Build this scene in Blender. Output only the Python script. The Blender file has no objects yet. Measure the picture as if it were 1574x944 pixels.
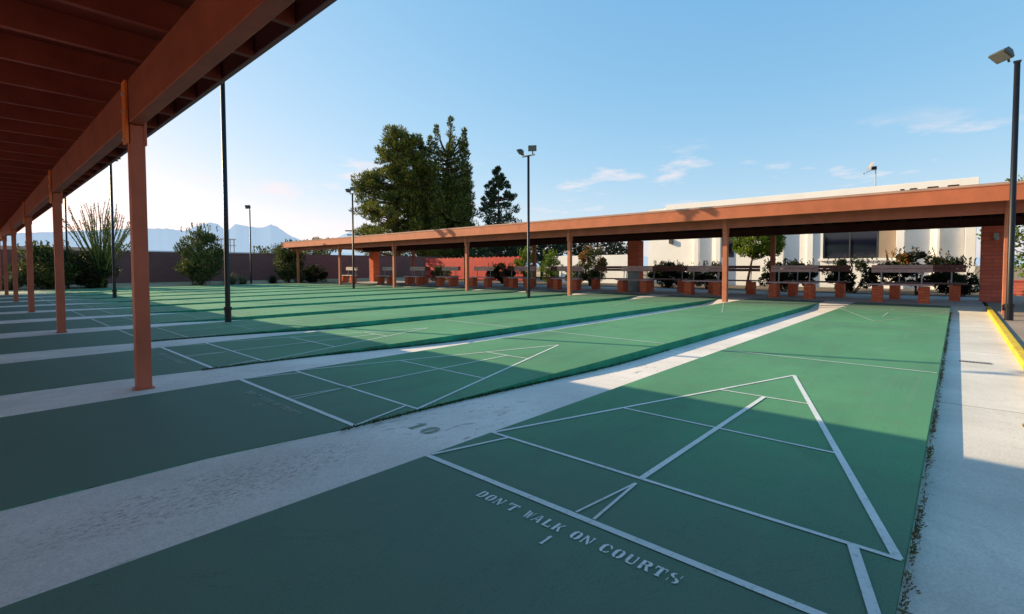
import bpy, bmesh, math, random
from mathutils import Vector, Matrix
R = math.radians
PI = math.pi
S = bpy.context.scene
COL = S.collection
random.seed(7)

# ------------------------------------------------------------------ helpers
class MB:
    def __init__(self): self.v = []; self.f = []
    def poly(self, pts):
        n = len(self.v); self.v += [tuple(p) for p in pts]; self.f.append(tuple(range(n, n+len(pts)))); return self
    def box(self, x0, x1, y0, y1, z0, z1):
        n = len(self.v)
        self.v += [(x0,y0,z0),(x1,y0,z0),(x1,y1,z0),(x0,y1,z0),(x0,y0,z1),(x1,y0,z1),(x1,y1,z1),(x0,y1,z1)]
        self.f += [tuple(n+i for i in q) for q in ((0,3,2,1),(4,5,6,7),(0,1,5,4),(1,2,6,5),(2,3,7,6),(3,0,4,7))]
        return self
    def obox(self, M, sx, sy, sz):
        n = len(self.v)
        for z in (-.5,.5):
            for x, y in ((-.5,-.5),(.5,-.5),(.5,.5),(-.5,.5)):
                self.v.append(tuple(M @ Vector((x*sx, y*sy, z*sz))))
        self.f += [tuple(n+i for i in q) for q in ((0,3,2,1),(4,5,6,7),(0,1,5,4),(1,2,6,5),(2,3,7,6),(3,0,4,7))]
        return self
    def tube(self, pts, rad, n=10, cap=True):
        pts = [Vector(p) for p in pts]
        if not isinstance(rad, (list, tuple)): rad = [rad]*len(pts)
        base = len(self.v); prev = None
        for i, p in enumerate(pts):
            d = (pts[min(i+1,len(pts)-1)] - pts[max(i-1,0)]).normalized()
            a = Vector((0,0,1)) if abs(d.z) < .9 else Vector((1,0,0))
            if prev is not None: a = prev
            u = d.cross(a); u = u.normalized() if u.length > 1e-6 else Vector((1,0,0)); w = u.cross(d).normalized(); prev = w
            for k in range(n):
                t = 2*PI*k/n; self.v.append(tuple(p + (u*math.cos(t)+w*math.sin(t))*rad[i]))
        for i in range(len(pts)-1):
            for k in range(n):
                a = base+i*n+k; b = base+i*n+(k+1) % n
                self.f.append((a, b, b+n, a+n))
        if cap:
            self.f.append(tuple(base+k for k in range(n))[::-1]); self.f.append(tuple(base+(len(pts)-1)*n+k for k in range(n)))
        return self
    def build(self, name, mat, parent=None, bevel=0, smooth=False):
        me = bpy.data.meshes.new(name); me.from_pydata(self.v, [], self.f); me.update()
        o = bpy.data.objects.new(name, me); COL.objects.link(o)
        if mat: me.materials.append(mat)
        if parent is not None: o.parent = parent
        if smooth:
            for p in me.polygons: p.use_smooth = True
        if bevel:
            b = o.modifiers.new('bevel', 'BEVEL'); b.width = bevel; b.segments = 2; b.limit_method = 'ANGLE'
        return o

def tag(o, label=None, cat=None, group=None, kind=None):
    if label: o['label'] = label
    if cat: o['category'] = cat
    if group: o['group'] = group
    if kind: o['kind'] = kind
    return o
def empty(name, loc, rz=0, sc=1):
    o = bpy.data.objects.new(name, None); COL.objects.link(o); o.location = loc; o.rotation_euler = (0,0,rz); o.scale = (sc,sc,sc)
    o.empty_display_size = .2
    return o
def copy_tree(o, parent=None):
    c = o.copy(); COL.objects.link(c)
    if parent is not None: c.parent = parent
    for ch in [x for x in bpy.data.objects if x.parent == o]: copy_tree(ch, c)
    return c

# ------------------------------------------------------------------ materials
class NT:
    def __init__(self, name):
        self.m = bpy.data.materials.new(name); self.m.use_nodes = True
        self.t = self.m.node_tree; self.n = self.t.nodes; self.l = self.t.links
        self.b = self.n['Principled BSDF']; self.out = self.n['Material Output']
        self.pos = self.n.new('ShaderNodeNewGeometry').outputs['Position']
    def noise(self, scale, detail=4, rough=.55, vec=None, dist=0):
        x = self.n.new('ShaderNodeTexNoise'); x.inputs['Scale'].default_value = scale; x.inputs['Detail'].default_value = detail
        x.inputs['Roughness'].default_value = rough; x.inputs['Distortion'].default_value = dist
        self.l.new(vec or self.pos, x.inputs['Vector']); return x.outputs['Fac']
    def scaled(self, s):
        x = self.n.new('ShaderNodeVectorMath'); x.operation = 'MULTIPLY'; x.inputs[1].default_value = s; self.l.new(self.pos, x.inputs[0]); return x.outputs[0]
    def ramp(self, fac, stops):
        x = self.n.new('ShaderNodeValToRGB'); e = x.color_ramp.elements
        while len(e) > 1: e.remove(e[0])
        e[0].position = stops[0][0]; e[0].color = (*stops[0][1], 1) if len(stops[0][1]) == 3 else stops[0][1]
        for p, c in stops[1:]:
            k = e.new(p); k.color = (*c, 1)
        self.l.new(fac, x.inputs['Fac']); return x.outputs['Color']
    def mix(self, fac, a, b, mode='MIX'):
        x = self.n.new('ShaderNodeMix'); x.data_type = 'RGBA'; x.blend_type = mode
        for i, v in ((0, fac), (6, a), (7, b)):
            if isinstance(v, (int, float)): x.inputs[i].default_value = v
            elif isinstance(v, tuple): x.inputs[i].default_value = (*v, 1)
            else: self.l.new(v, x.inputs[i])
        return x.outputs[2]
    def math(self, op, a, b=0, c=None):
        x = self.n.new('ShaderNodeMath'); x.operation = op
        for i, v in enumerate((a, b, c)):
            if v is None: continue
            if isinstance(v, (int, float)): x.inputs[i].default_value = v
            else: self.l.new(v, x.inputs[i])
        return x.outputs[0]
    def xyz(self):
        x = self.n.new('ShaderNodeSeparateXYZ'); self.l.new(self.pos, x.inputs[0]); return x.outputs
    def bump(self, h, strength=.3, dist=.01):
        x = self.n.new('ShaderNodeBump'); x.inputs['Strength'].default_value = strength; x.inputs['Distance'].default_value = dist
        self.l.new(h, x.inputs['Height']); self.l.new(x.outputs[0], self.b.inputs['Normal'])
    def fin(self, col, rough=.8, metal=0, spec=.3):
        if isinstance(col, tuple): self.b.inputs['Base Color'].default_value = (*col, 1)
        else: self.l.new(col, self.b.inputs['Base Color'])
        if isinstance(rough, (int, float)): self.b.inputs['Roughness'].default_value = rough
        else: self.l.new(rough, self.b.inputs['Roughness'])
        self.b.inputs['Metallic'].default_value = metal; self.b.inputs['Specular IOR Level'].default_value = spec
        return self.m

def painted(name, c, rough=.55, var=.25, scale=6, spec=.4, grain=None):
    m = NT(name); n1 = m.noise(scale, 5, .6); n2 = m.noise(scale*9, 3)
    lo = tuple(x*(1-var) for x in c); hi = tuple(min(1, x*(1+var*.7)) for x in c)
    col = m.ramp(n1, [(.3, lo), (.7, hi)])
    if grain:
        g = m.noise(1, 4, .6, m.scaled(grain)); col = m.mix(m.math('MULTIPLY', g, .5), col, tuple(x*.45 for x in c)); m.bump(g, .35, .004)
    else: m.bump(n2, .12, .003)
    return m.fin(col, rough, 0, spec)

def court_mat():
    m = NT('court_green'); a = m.noise(.55, 4, .5); b = m.noise(5, 6, .62, None, .4); c = m.noise(160, 2, .6); d = m.noise(1, 4, .6, m.scaled((2.2,.35,1)))
    col = m.ramp(a, [(.3, (.078,.240,.125)), (.72, (.118,.345,.172))])
    col = m.mix(m.math('MULTIPLY', m.ramp(b, [(.42,(0,0,0)),(.75,(1,1,1))]), .42), col, (.13,.215,.14))
    col = m.mix(m.math('MULTIPLY', m.ramp(d, [(.5,(0,0,0)),(.8,(1,1,1))]), .35), col, (.05,.12,.07))
    v = m.n.new('ShaderNodeTexVoronoi'); v.inputs['Scale'].default_value = 2.3; v.inputs['Randomness'].default_value = 1; m.l.new(m.pos, v.inputs['Vector'])
    sp = m.math('LESS_THAN', m.math('ADD', v.outputs['Distance'], m.math('MULTIPLY', m.noise(30, 3), .06)), .055)
    col = m.mix(m.math('MULTIPLY', sp, .28), col, (.19,.22,.14))
    cc = m.ramp(c, [(.3,(.72,.72,.72)),(.7,(1.2,1.2,1.2))]); col = m.mix(1, col, cc, 'MULTIPLY')
    tr = m.noise(1, 5, .7, m.scaled((16,.45,1)), .2)
    col = m.mix(m.math('MULTIPLY', m.ramp(tr, [(.54,(0,0,0)),(.68,(1,1,1))]), .22), col, (.20,.27,.21))
    gr_ = m.noise(2.4, 7, .75, None, .8)
    col = m.mix(m.math('MULTIPLY', m.ramp(gr_, [(.56,(0,0,0)),(.70,(1,1,1))]), .25), col, (.05,.10,.07))
    # both court ends: shade painted in as darker grey, plus some foot wear
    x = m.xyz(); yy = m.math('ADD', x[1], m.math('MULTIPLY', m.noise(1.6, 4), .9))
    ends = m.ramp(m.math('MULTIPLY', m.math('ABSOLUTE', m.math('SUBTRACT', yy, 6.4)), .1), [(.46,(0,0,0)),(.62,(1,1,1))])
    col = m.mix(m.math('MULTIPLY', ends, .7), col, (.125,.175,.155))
    cr = m.noise(1, 8, .7, m.scaled((.7,.5,1)), 1.5); hair = m.math('LESS_THAN', m.math('ABSOLUTE', m.math('SUBTRACT', cr, .5)), .0012)
    col = m.mix(m.math('MULTIPLY', hair, .35), col, (.04,.07,.05))
    m.bump(m.noise(220, 3, .7), .45, .004)
    return m.fin(col, .82, 0, .25)
def side_mat():
    m = NT('court_side'); a = m.noise(3, 5, .6)
    x = m.xyz()
    col = m.ramp(a, [(.35,(.012,.17,.10)),(.7,(.02,.29,.165))])
    g = m.ramp(m.noise(9, 5, .7), [(.45,(0,0,0)),(.62,(1,1,1))])
    near = m.math('MULTIPLY', g, m.n.new('ShaderNodeClamp').outputs[0])
    low = m.ramp(m.math('MULTIPLY', x[1], .25), [(.0,(1,1,1)),(.9,(0,0,0))])
    col = m.mix(m.math('MULTIPLY', g, low), col, (.035,.055,.018))
    m.bump(m.noise(60, 4), .5, .006)
    return m.fin(col, .8)
def concrete_mat(name, c=(.50,.47,.44), stain=.5, joints=None, marks=False):
    m = NT(name); a = m.noise(.9, 5, .6); b = m.noise(7, 6, .65); c2 = m.noise(110, 2)
    dk = tuple(x*.78 for x in c); lt = tuple(min(1, x*1.12) for x in c)
    col = m.ramp(a, [(.3, dk), (.7, lt)])
    col = m.mix(m.math('MULTIPLY', m.ramp(b, [(.52,(0,0,0)),(.72,(1,1,1))]), .4*stain), col, tuple(x*.55 for x in c))
    if marks:   # scuffs and worn reddish flakes down the middle of the walkway
        s = m.noise(1, 6, .75, m.scaled((22,5,1)), .6); big = m.noise(.8, 2, .5)
        mk = m.math('MULTIPLY', m.ramp(s, [(.57,(0,0,0)),(.63,(1,1,1))]), m.ramp(big, [(.47,(0,0,0)),(.6,(1,1,1))]))
        col = m.mix(m.math('MULTIPLY', mk, .6), col, (.22,.13,.12))
    if marks:   # one patch where the old coating has flaked away
        x = m.xyz(); dx = m.math('MULTIPLY', m.math('ADD', x[0], 1.30), 4.2); dy = m.math('MULTIPLY', m.math('ADD', x[1], .75), 1.25)
        rr = m.math('ADD', m.math('MULTIPLY', dx, dx), m.math('MULTIPLY', dy, dy)); inside = m.ramp(rr, [(.35,(1,1,1)),(1,(0,0,0))])
        fl = m.ramp(m.noise(1, 7, .8, m.scaled((70,26,1)), .4), [(.52,(0,0,0)),(.585,(1,1,1))])
        col = m.mix(m.math('MULTIPLY', m.math('MULTIPLY', inside, fl), .62), col, (.26,.12,.12))
    col = m.mix(1, col, m.ramp(c2, [(.3,(.86,.86,.86)),(.7,(1.1,1.1,1.1))]), 'MULTIPLY')
    if joints:
        x = m.xyz(); fr = m.math('FRACT', m.math('DIVIDE', m.math('ADD', x[1], 100.45), joints))
        j = m.math('LESS_THAN', fr, .012/joints); col = m.mix(m.math('MULTIPLY', j, .8), col, (.13,.12,.10))
    m.bump(m.noise(90, 4, .7), .35, .004)
    return m.fin(col, .85, 0, .25)
def line_mat(name, wear=.35, c=(.74,.78,.76), thr=.5):
    m = NT(name); n = m.noise(38, 5, .75); n2 = m.noise(2.2, 3)
    f = m.math('MULTIPLY', m.ramp(n, [(thr,(0,0,0)),(thr+.14,(1,1,1))]), wear)
    col = m.mix(f, m.ramp(n2, [(.3, tuple(x*.82 for x in c)), (.7, c)]), (.12,.24,.15))
    return m.fin(col, .6, 0, .3)
def brick_mat(name, c1, c2, mortar, bw=.2, bh=.068, mort=.008, flat=False, sat=1):
    m = NT(name); x = m.xyz()
    g = m.n.new('ShaderNodeNewGeometry'); 
    cv = m.n.new('ShaderNodeCombineXYZ'); m.l.new(m.math('ADD', x[0], x[1]), cv.inputs[0]); m.l.new(m.math('ADD', x[2], 5.0), cv.inputs[1])
    b = m.n.new('ShaderNodeTexBrick'); m.l.new(cv.outputs[0], b.inputs['Vector'])
    b.inputs['Color1'].default_value = (*c1,1); b.inputs['Color2'].default_value = (*c2,1); b.inputs['Mortar'].default_value = (*mortar,1)
    b.inputs['Scale'].default_value = 1; b.inputs['Mortar Size'].default_value = mort; b.inputs['Brick Width'].default_value = bw; b.inputs['Row Height'].default_value = bh
    b.inputs['Mortar Smooth'].default_value = .2
    n = m.noise(14, 5, .7); col = m.mix(m.math('MULTIPLY', n, .45), b.outputs['Color'], tuple(v*.5 for v in c1))
    m.bump(m.math('SUBTRACT', m.math('MULTIPLY', m.noise(60,3), .3), b.outputs['Fac']), .5, .006)
    return m.fin(col, .85, 0, .2)
def leaf_mat(name, cols, trans=.3):
    m = NT(name); g = m.n.new('ShaderNodeNewGeometry'); r = g.outputs['Random Per Island']
    n = m.noise(1.1, 3); f = m.math('ADD', m.math('MULTIPLY', r, .55), m.math('MULTIPLY', n, .45))
    k = len(cols); col = m.ramp(f, [(.18 + .62*i/(k-1), c) for i, c in enumerate(cols)])
    m.l.new(col, m.b.inputs['Base Color']); m.b.inputs['Roughness'].default_value = .65; m.b.inputs['Specular IOR Level'].default_value = .25
    t = m.n.new('ShaderNodeBsdfTranslucent'); m.l.new(col, t.inputs['Color'])
    mx = m.n.new('ShaderNodeMixShader'); mx.inputs[0].default_value = trans
    m.l.new(m.b.outputs[0], mx.inputs[1]); m.l.new(t.outputs[0], mx.inputs[2]); m.l.new(mx.outputs[0], m.out.inputs['Surface'])
    return m.m
def soil_mat(name, c=(.36,.27,.17)):
    m = NT(name); a = m.noise(.25, 5, .6); b = m.noise(9, 6, .7)
    col = m.ramp(a, [(.3, tuple(x*.7 for x in c)), (.7, tuple(x*1.15 for x in c))])
    col = m.mix(m.math('MULTIPLY', b, .6), col, tuple(x*.55 for x in c)); m.bump(b, .8, .03)
    return m.fin(col, .95, 0, .1)

M = {}
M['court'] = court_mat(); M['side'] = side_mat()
M['strip'] = concrete_mat('walk_concrete', (.84,.75,.68), .7, None, True)
M['slab'] = concrete_mat('slab_concrete', (.72,.66,.58), .75, 3.05)
M['pad'] = concrete_mat('pad_concrete', (.50,.47,.45), .5, 2.4)
M['tan'] = concrete_mat('tan_pavement', (.36,.28,.22), .8)
M['line'] = line_mat('line_paint', .55, (.74,.78,.76), .54); M['linef'] = line_mat('line_paint_faded', .7, (.46,.52,.48), .46)
M['text'] = line_mat('stencil_paint', .6, (.80,.84,.83), .53); M['textf'] = line_mat('stencil_paint_worn', .9, (.36,.42,.42), .45)
yk = NT('yellow_kerb_paint'); M['yellow'] = yk.fin(yk.mix(yk.ramp(yk.noise(26,6,.75), [(.54,(0,0,0)),(.60,(1,1,1))]), yk.ramp(yk.noise(3,4), [(.3,(.62,.38,.015)),(.7,(.82,.55,.03))]), (.34,.29,.22)), .7)
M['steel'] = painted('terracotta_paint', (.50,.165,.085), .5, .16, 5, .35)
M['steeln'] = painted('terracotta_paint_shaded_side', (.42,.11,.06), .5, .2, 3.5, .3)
M['beamn'] = painted('beam_paint_shaded', (.36,.08,.042), .55, .28, 3, .3, (1.2,14,14))  # near front beam: beam paint darkened, its shade put into the colour
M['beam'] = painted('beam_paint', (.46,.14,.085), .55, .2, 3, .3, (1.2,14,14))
M['orange'] = painted('orange_plate_sunlit', (.78,.17,.03), .5, .15, 8)  # near inner plates: sunlight on them put into a brighter orange
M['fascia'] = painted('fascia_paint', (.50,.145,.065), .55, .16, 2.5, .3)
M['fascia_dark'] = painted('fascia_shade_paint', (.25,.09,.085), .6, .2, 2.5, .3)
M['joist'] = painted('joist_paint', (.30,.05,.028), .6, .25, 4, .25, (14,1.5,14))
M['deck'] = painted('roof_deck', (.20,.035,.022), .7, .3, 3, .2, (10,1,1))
M['roofing'] = painted('roofing', (.45,.33,.27), .9, .2, 1.5, .1)
M['brick'] = brick_mat('red_brick', (.92,.20,.075), (.74,.13,.055), (.30,.14,.10))
M['brickp'] = brick_mat('pillar_brick', (.85,.20,.12), (.68,.15,.10), (.38,.15,.11), .4, .1, .008)
M['block'] = brick_mat('block_wall', (.24,.115,.105), (.21,.10,.095), (.16,.085,.08), .4, .2, .01)
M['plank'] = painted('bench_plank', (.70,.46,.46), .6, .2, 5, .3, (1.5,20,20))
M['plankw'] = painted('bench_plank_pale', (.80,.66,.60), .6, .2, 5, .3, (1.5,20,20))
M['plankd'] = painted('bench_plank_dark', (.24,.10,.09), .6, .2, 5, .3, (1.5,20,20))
M['galv'] = painted('galvanised', (.42,.42,.45), .45, .15, 12)
M['black'] = painted('black_pole', (.008,.008,.012), .45, .3, 5, .35)
M['bronze'] = painted('floodlight_case', (.06,.06,.05), .45, .2, 8, .5)
M['grey'] = painted('grey_bin', (.30,.34,.33), .6, .12, 6)
M['stucco'] = painted('cream_stucco', (.90,.85,.78), .9, .06, 1.2, .1)
M['stuccow'] = painted('white_stucco', (.90,.86,.80), .9, .05, 1.2, .1)
M['beige'] = painted('beige_panel', (.33,.25,.18), .8, .1, 2)
M['redfence'] = painted('red_fence', (.55,.045,.03), .6, .2, 3)
M['bark'] = painted('bark', (.12,.075,.05), .9, .4, 9, .1, (20,20,2))
M['dish'] = painted('dish_grey', (.26,.26,.27), .5, .1, 9)
M['under'] = painted('underside_painted_shade', (.07,.022,.02), .7, .25, 3, .2, (1,12,12))  # far roof framing darkened, the deep shade sits in the colour
M['lens'] = painted('lamp_lens', (.10,.11,.10), .25, .1, 9, .5)
M['dark'] = painted('dark_letter', (.03,.012,.008), .6, .1, 9)
M['soil'] = soil_mat('dry_soil'); M['gravel'] = soil_mat('tan_gravel', (.58,.44,.27)); M['soild'] = soil_mat('planting_soil', (.20,.15,.11))
g = NT('window_glass'); w = g.noise(.6, 2, .4, g.scaled((.5,.5,3)))
M['glass'] = g.fin(g.ramp(w, [(.4,(.006,.008,.02)),(.7,(.02,.03,.035))]), .08, 0, .6)
M['pine'] = leaf_mat('pine_needles', [(.015,.035,.012),(.09,.13,.02),(.32,.28,.04)])
M['spire'] = leaf_mat('spire_foliage', [(.012,.03,.014),(.07,.11,.022),(.26,.24,.035)])
M['conifer'] = leaf_mat('conifer_foliage', [(.01,.03,.018),(.03,.06,.028),(.09,.12,.035)])
M['hedge'] = leaf_mat('dark_shrub_leaves', [(.008,.018,.008),(.022,.04,.012),(.06,.05,.02)])
M['bright'] = leaf_mat('bright_leaves', [(.03,.08,.01),(.12,.20,.02),(.28,.30,.04)], .4)
M['olive'] = leaf_mat('olive_leaves', [(.02,.045,.02),(.07,.10,.03),(.20,.19,.05)])
M['flower'] = leaf_mat('orange_red_leaves', [(.05,.08,.01),(.20,.12,.02),(.60,.16,.03)], .35)
M['agave'] = leaf_mat('grey_green_blades', [(.06,.09,.05),(.14,.17,.09),(.25,.25,.12)])
M['cane'] = leaf_mat('ocotillo_canes', [(.05,.06,.02),(.13,.17,.035),(.26,.26,.06)], .15)
M['dry'] = leaf_mat('dry_weeds', [(.10,.075,.04),(.24,.18,.09),(.16,.17,.05)])

# ------------------------------------------------------------------ dimensions of the place
P = 2.4936            # court to court
CL, CR = -.918, .912   # court 1 side edges
Y0, Y1 = -2.0, 13.85  # court slab ends
NC = 12
F = .3048

# ------------------------------------------------------------------ ground
def sheet(name, x0, x1, y0, y1, z, mat, kind='structure'):
    o = MB().poly([(x0,y0,z),(x1,y0,z),(x1,y1,z),(x0,y1,z)]).build(name, mat); return tag(o, kind=kind)
sheet('ground', -9000, 9000, -9000, 9000, -.16, M['soil'])
gx = CL-P*(NC-1)+.005
gb = MB()
for xa, za, xb, zb_ in ((gx,-.02,-29.4,.0),(-29.4,.0,-32.6,.15),(-32.6,.15,-60,.10)): gb.poly([(xb,-14,zb_),(xa,-14,za),(xa,60,za),(xb,60,zb_)])
tag(gb.build('gravel_bed', M['gravel']), kind='structure')
sheet('planting_bed', -28, 2.05, 18.6, 24.9, -.04, M['soild'])
sheet('terrace', -28.6, 1.5, Y1+.012, 18.6, -.015, M['pad'])
sheet('walkway', -31, 8, -9, Y0-.01, -.006, M['slab'])
sheet('pavement', 1.58, 40, -9, 24, -.03, M['tan'])

# side walk beside the first court (slopes down from the court ends)
def zwalk(y):
    def s(t): t = max(0, min(1, t)); return t*t*(3-2*t)
    return -.004 - .062*s((y+.4)/1.8)*(1-s((y-12.6)/1.2))
def zg(y):
    def s(t): t = max(0, min(1, t)); return t*t*(3-2*t)
    return -.004 - .088*s((y+.12)/3.6)*(1-s((y-11.6)/1.6))
ys = [Y0+.0, -1.2, -.5, -.3] + [-.12+.2*i for i in range(0, 22)] + [4.5+.8*i for i in range(0, 9)] + [11.6+.2*i for i in range(0, 12)]
def strip(name, x0, x1, zf, mat):
    mb = MB(); n = 0
    for y in ys + [Y1+.01]:
        mb.v += [(x0, y, zf(y)), (x1, y, zf(y))]
    for i in range(len(ys)): mb.f.append((2*i, 2*i+1, 2*i+3, 2*i+2))
    return tag(mb.build(name, mat), kind='structure')
strip('side_walkway', CR-.02, 1.502, zwalk, M['slab'])
for k in range(NC):
    strip('concrete_gutter', CR-P*(k+1)-.14, CL-P*k+.01, zg, M['strip'])

# kerb
kb = MB()
kb.box(1.50, 1.585, -8.9, 14.15, -.1, .004)
tag(kb.build('kerb', M['yellow'], None, .012), kind='structure')

# ------------------------------------------------------------------ stencil lettering
TH = .34; TN = .13
def st(mb, x0, y0, x1, y1, w0, w1=None):      # stroke: quad from (x0,y0) to (x1,y1), width measured along x
    w1 = w0 if w1 is None else w1
    mb.append([(x0-w0/2,y0),(x0+w0/2,y0),(x1+w1/2,y1),(x1-w1/2,y1)])
def hb(mb, x0, x1, y, h=TN): mb.append([(x0,y),(x1,y),(x1,y+h),(x0,y+h)])
def glyph(c):
    g = []
    if c in 'ILHUNDRKPBF': pass
    if c == 'D':
        st(g,.2,0,.2,1,.3); g.append([(.42,0),(.75,0),(.98,.25),(.98,.75),(.75,1),(.42,1),(.42,.87),(.62,.85),(.66,.7),(.66,.3),(.62,.15),(.42,.13)])
    elif c == 'O' or c == '0':
        g.append([(.44,0),(.44,.12),(.34,.25),(.34,.75),(.44,.88),(.44,1),(.25,1),(.02,.75),(.02,.25),(.25,0)])
        g.append([(.56,0),(.75,0),(.98,.25),(.98,.75),(.75,1),(.56,1),(.56,.88),(.66,.75),(.66,.25),(.56,.12)])
        if c == '0': hb(g,.24,.76,.89,.11)
    elif c == 'N':
        st(g,.12,0,.12,.9,.12); hb(g,0,.26,-.0,.1); g.append([(0,1),(.3,1),(.86,.18),(.86,0),(.72,0),(.16,.8)]); st(g,.9,.3,.9,1,.12); hb(g,.72,1.02,.9,.1)
    elif c == 'T':
        st(g,.5,0,.5,.84,.3); hb(g,0,.32,.86,.14); hb(g,.36,.64,.86,.14); hb(g,.68,1,.86,.14); st(g,.05,.62,.05,.86,.08); st(g,.95,.62,.95,.86,.08); hb(g,.28,.34,0,.1); hb(g,.66,.72,0,.1)
    elif c == "'": st(g,.45,.62,.55,1,.14,.26)
    elif c == 'W':
        st(g,.33,0,.14,1,.12,.26); st(g,.4,0,.52,.9,.05,.1); st(g,.7,0,.52,.9,.12,.22); st(g,.76,0,.95,1,.05,.1); hb(g,.0,.04,.9,.1)
    elif c == 'A':
        st(g,.10,0,.44,1,.1,.08); st(g,.82,0,.55,1,.3,.12); hb(g,.3,.56,.28,.1); hb(g,-.02,.05,0,.1)
    elif c == 'L':
        st(g,.26,0,.26,1,.3); hb(g,.05,.10,.9,.1); hb(g,.46,.9,0,.13); st(g,.93,0,.93,.34,.1)
    elif c == 'K':
        st(g,.22,0,.22,1,.3); g.append([(.42,.46),(.78,1),(.95,1),(.5,.42)]); g.append([(.48,.52),(.62,.62),(1.02,0),(.7,0)])
    elif c == 'C':
        g.append([(.44,0),(.44,.12),(.34,.25),(.34,.75),(.44,.88),(.44,1),(.25,1),(.02,.75),(.02,.25),(.25,0)])
        g.append([(.54,1),(.8,.98),(.97,.8),(.97,.62),(.86,.62),(.76,.82),(.54,.88)]); g.append([(.54,0),(.54,.12),(.78,.18),(.9,.34),(.98,.3),(.85,.06)])
    elif c == 'U':
        st(g,.2,.22,.2,1,.3); g.append([(.06,.2),(.34,.2),(.44,.12),(.7,.12),(.8,.2),(.92,.2),(.75,0),(.25,0)]); st(g,.86,.22,.86,1,.12); hb(g,.7,.78,.9,.1)
    elif c == 'R':
        st(g,.2,0,.2,1,.3); g.append([(.4,1),(.75,1),(.95,.88),(.95,.62),(.75,.5),(.4,.5),(.4,.6),(.58,.62),(.64,.7),(.64,.82),(.58,.88),(.4,.89)]); g.append([(.5,.47),(.74,.47),(1.03,0),(.74,0)])
    elif c == 'S':
        g.append([(.45,1),(.2,.97),(.05,.8),(.08,.62),(.3,.5),(.46,.45),(.46,.62),(.3,.74),(.32,.86),(.45,.9)])
        g.append([(.54,0),(.8,.03),(.96,.2),(.94,.38),(.72,.52),(.54,.58),(.54,.42),(.7,.3),(.68,.14),(.54,.1)])
        st(g,.9,.66,.92,1,.06); st(g,.07,0,.09,.34,.06)
    elif c == '1': st(g,.5,0,.5,1,.34); g.append([(.12,.78),(.33,.9),(.33,.72)]); hb(g,.2,.32,0,.08); hb(g,.68,.8,0,.08)
    elif c == '2':
        g.append([(.05,.68),(.32,.68),(.38,.88),(.6,.86),(.62,.66),(.05,.14),(.05,0),(.96,0),(.96,.2),(.42,.2),(.92,.58),(.92,.85),(.7,1),(.25,1),(.05,.85)])
    elif c == '5':
        g.append([(.1,1),(.95,1),(.95,.82),(.38,.82),(.36,.62),(.7,.62),(.96,.45),(.96,.18),(.7,0),(.25,0),(.04,.15),(.04,.3),(.32,.3),(.36,.15),(.6,.16),(.66,.3),(.6,.46),(.1,.46)])
    elif c == '3':
        g.append([(.05,.75),(.32,.75),(.38,.86),(.6,.84),(.6,.62),(.36,.6),(.36,.46),(.62,.44),(.64,.2),(.38,.14),(.32,.28),(.05,.28),(.1,.06),(.3,0),(.72,0),(.95,.16),(.95,.4),(.78,.53),(.93,.66),(.93,.86),(.7,1),(.3,1),(.08,.9)])
    return g
def text_mb(txt, xc, y, w, h, gap, z, space=.75):
    adv = [ (w*space if c == ' ' else (w*.45+gap if c == "'" else w+gap)) for c in txt]
    tot = sum(adv)-gap; x = xc - tot/2; mb = MB(); i = 0
    for c, a in zip(txt, adv):
        for poly in glyph(c):
            i += 1; mb.poly([(x+px*w, y+py*h, z+.00002*i) for px, py in poly])
        x += a
    return mb

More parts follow.
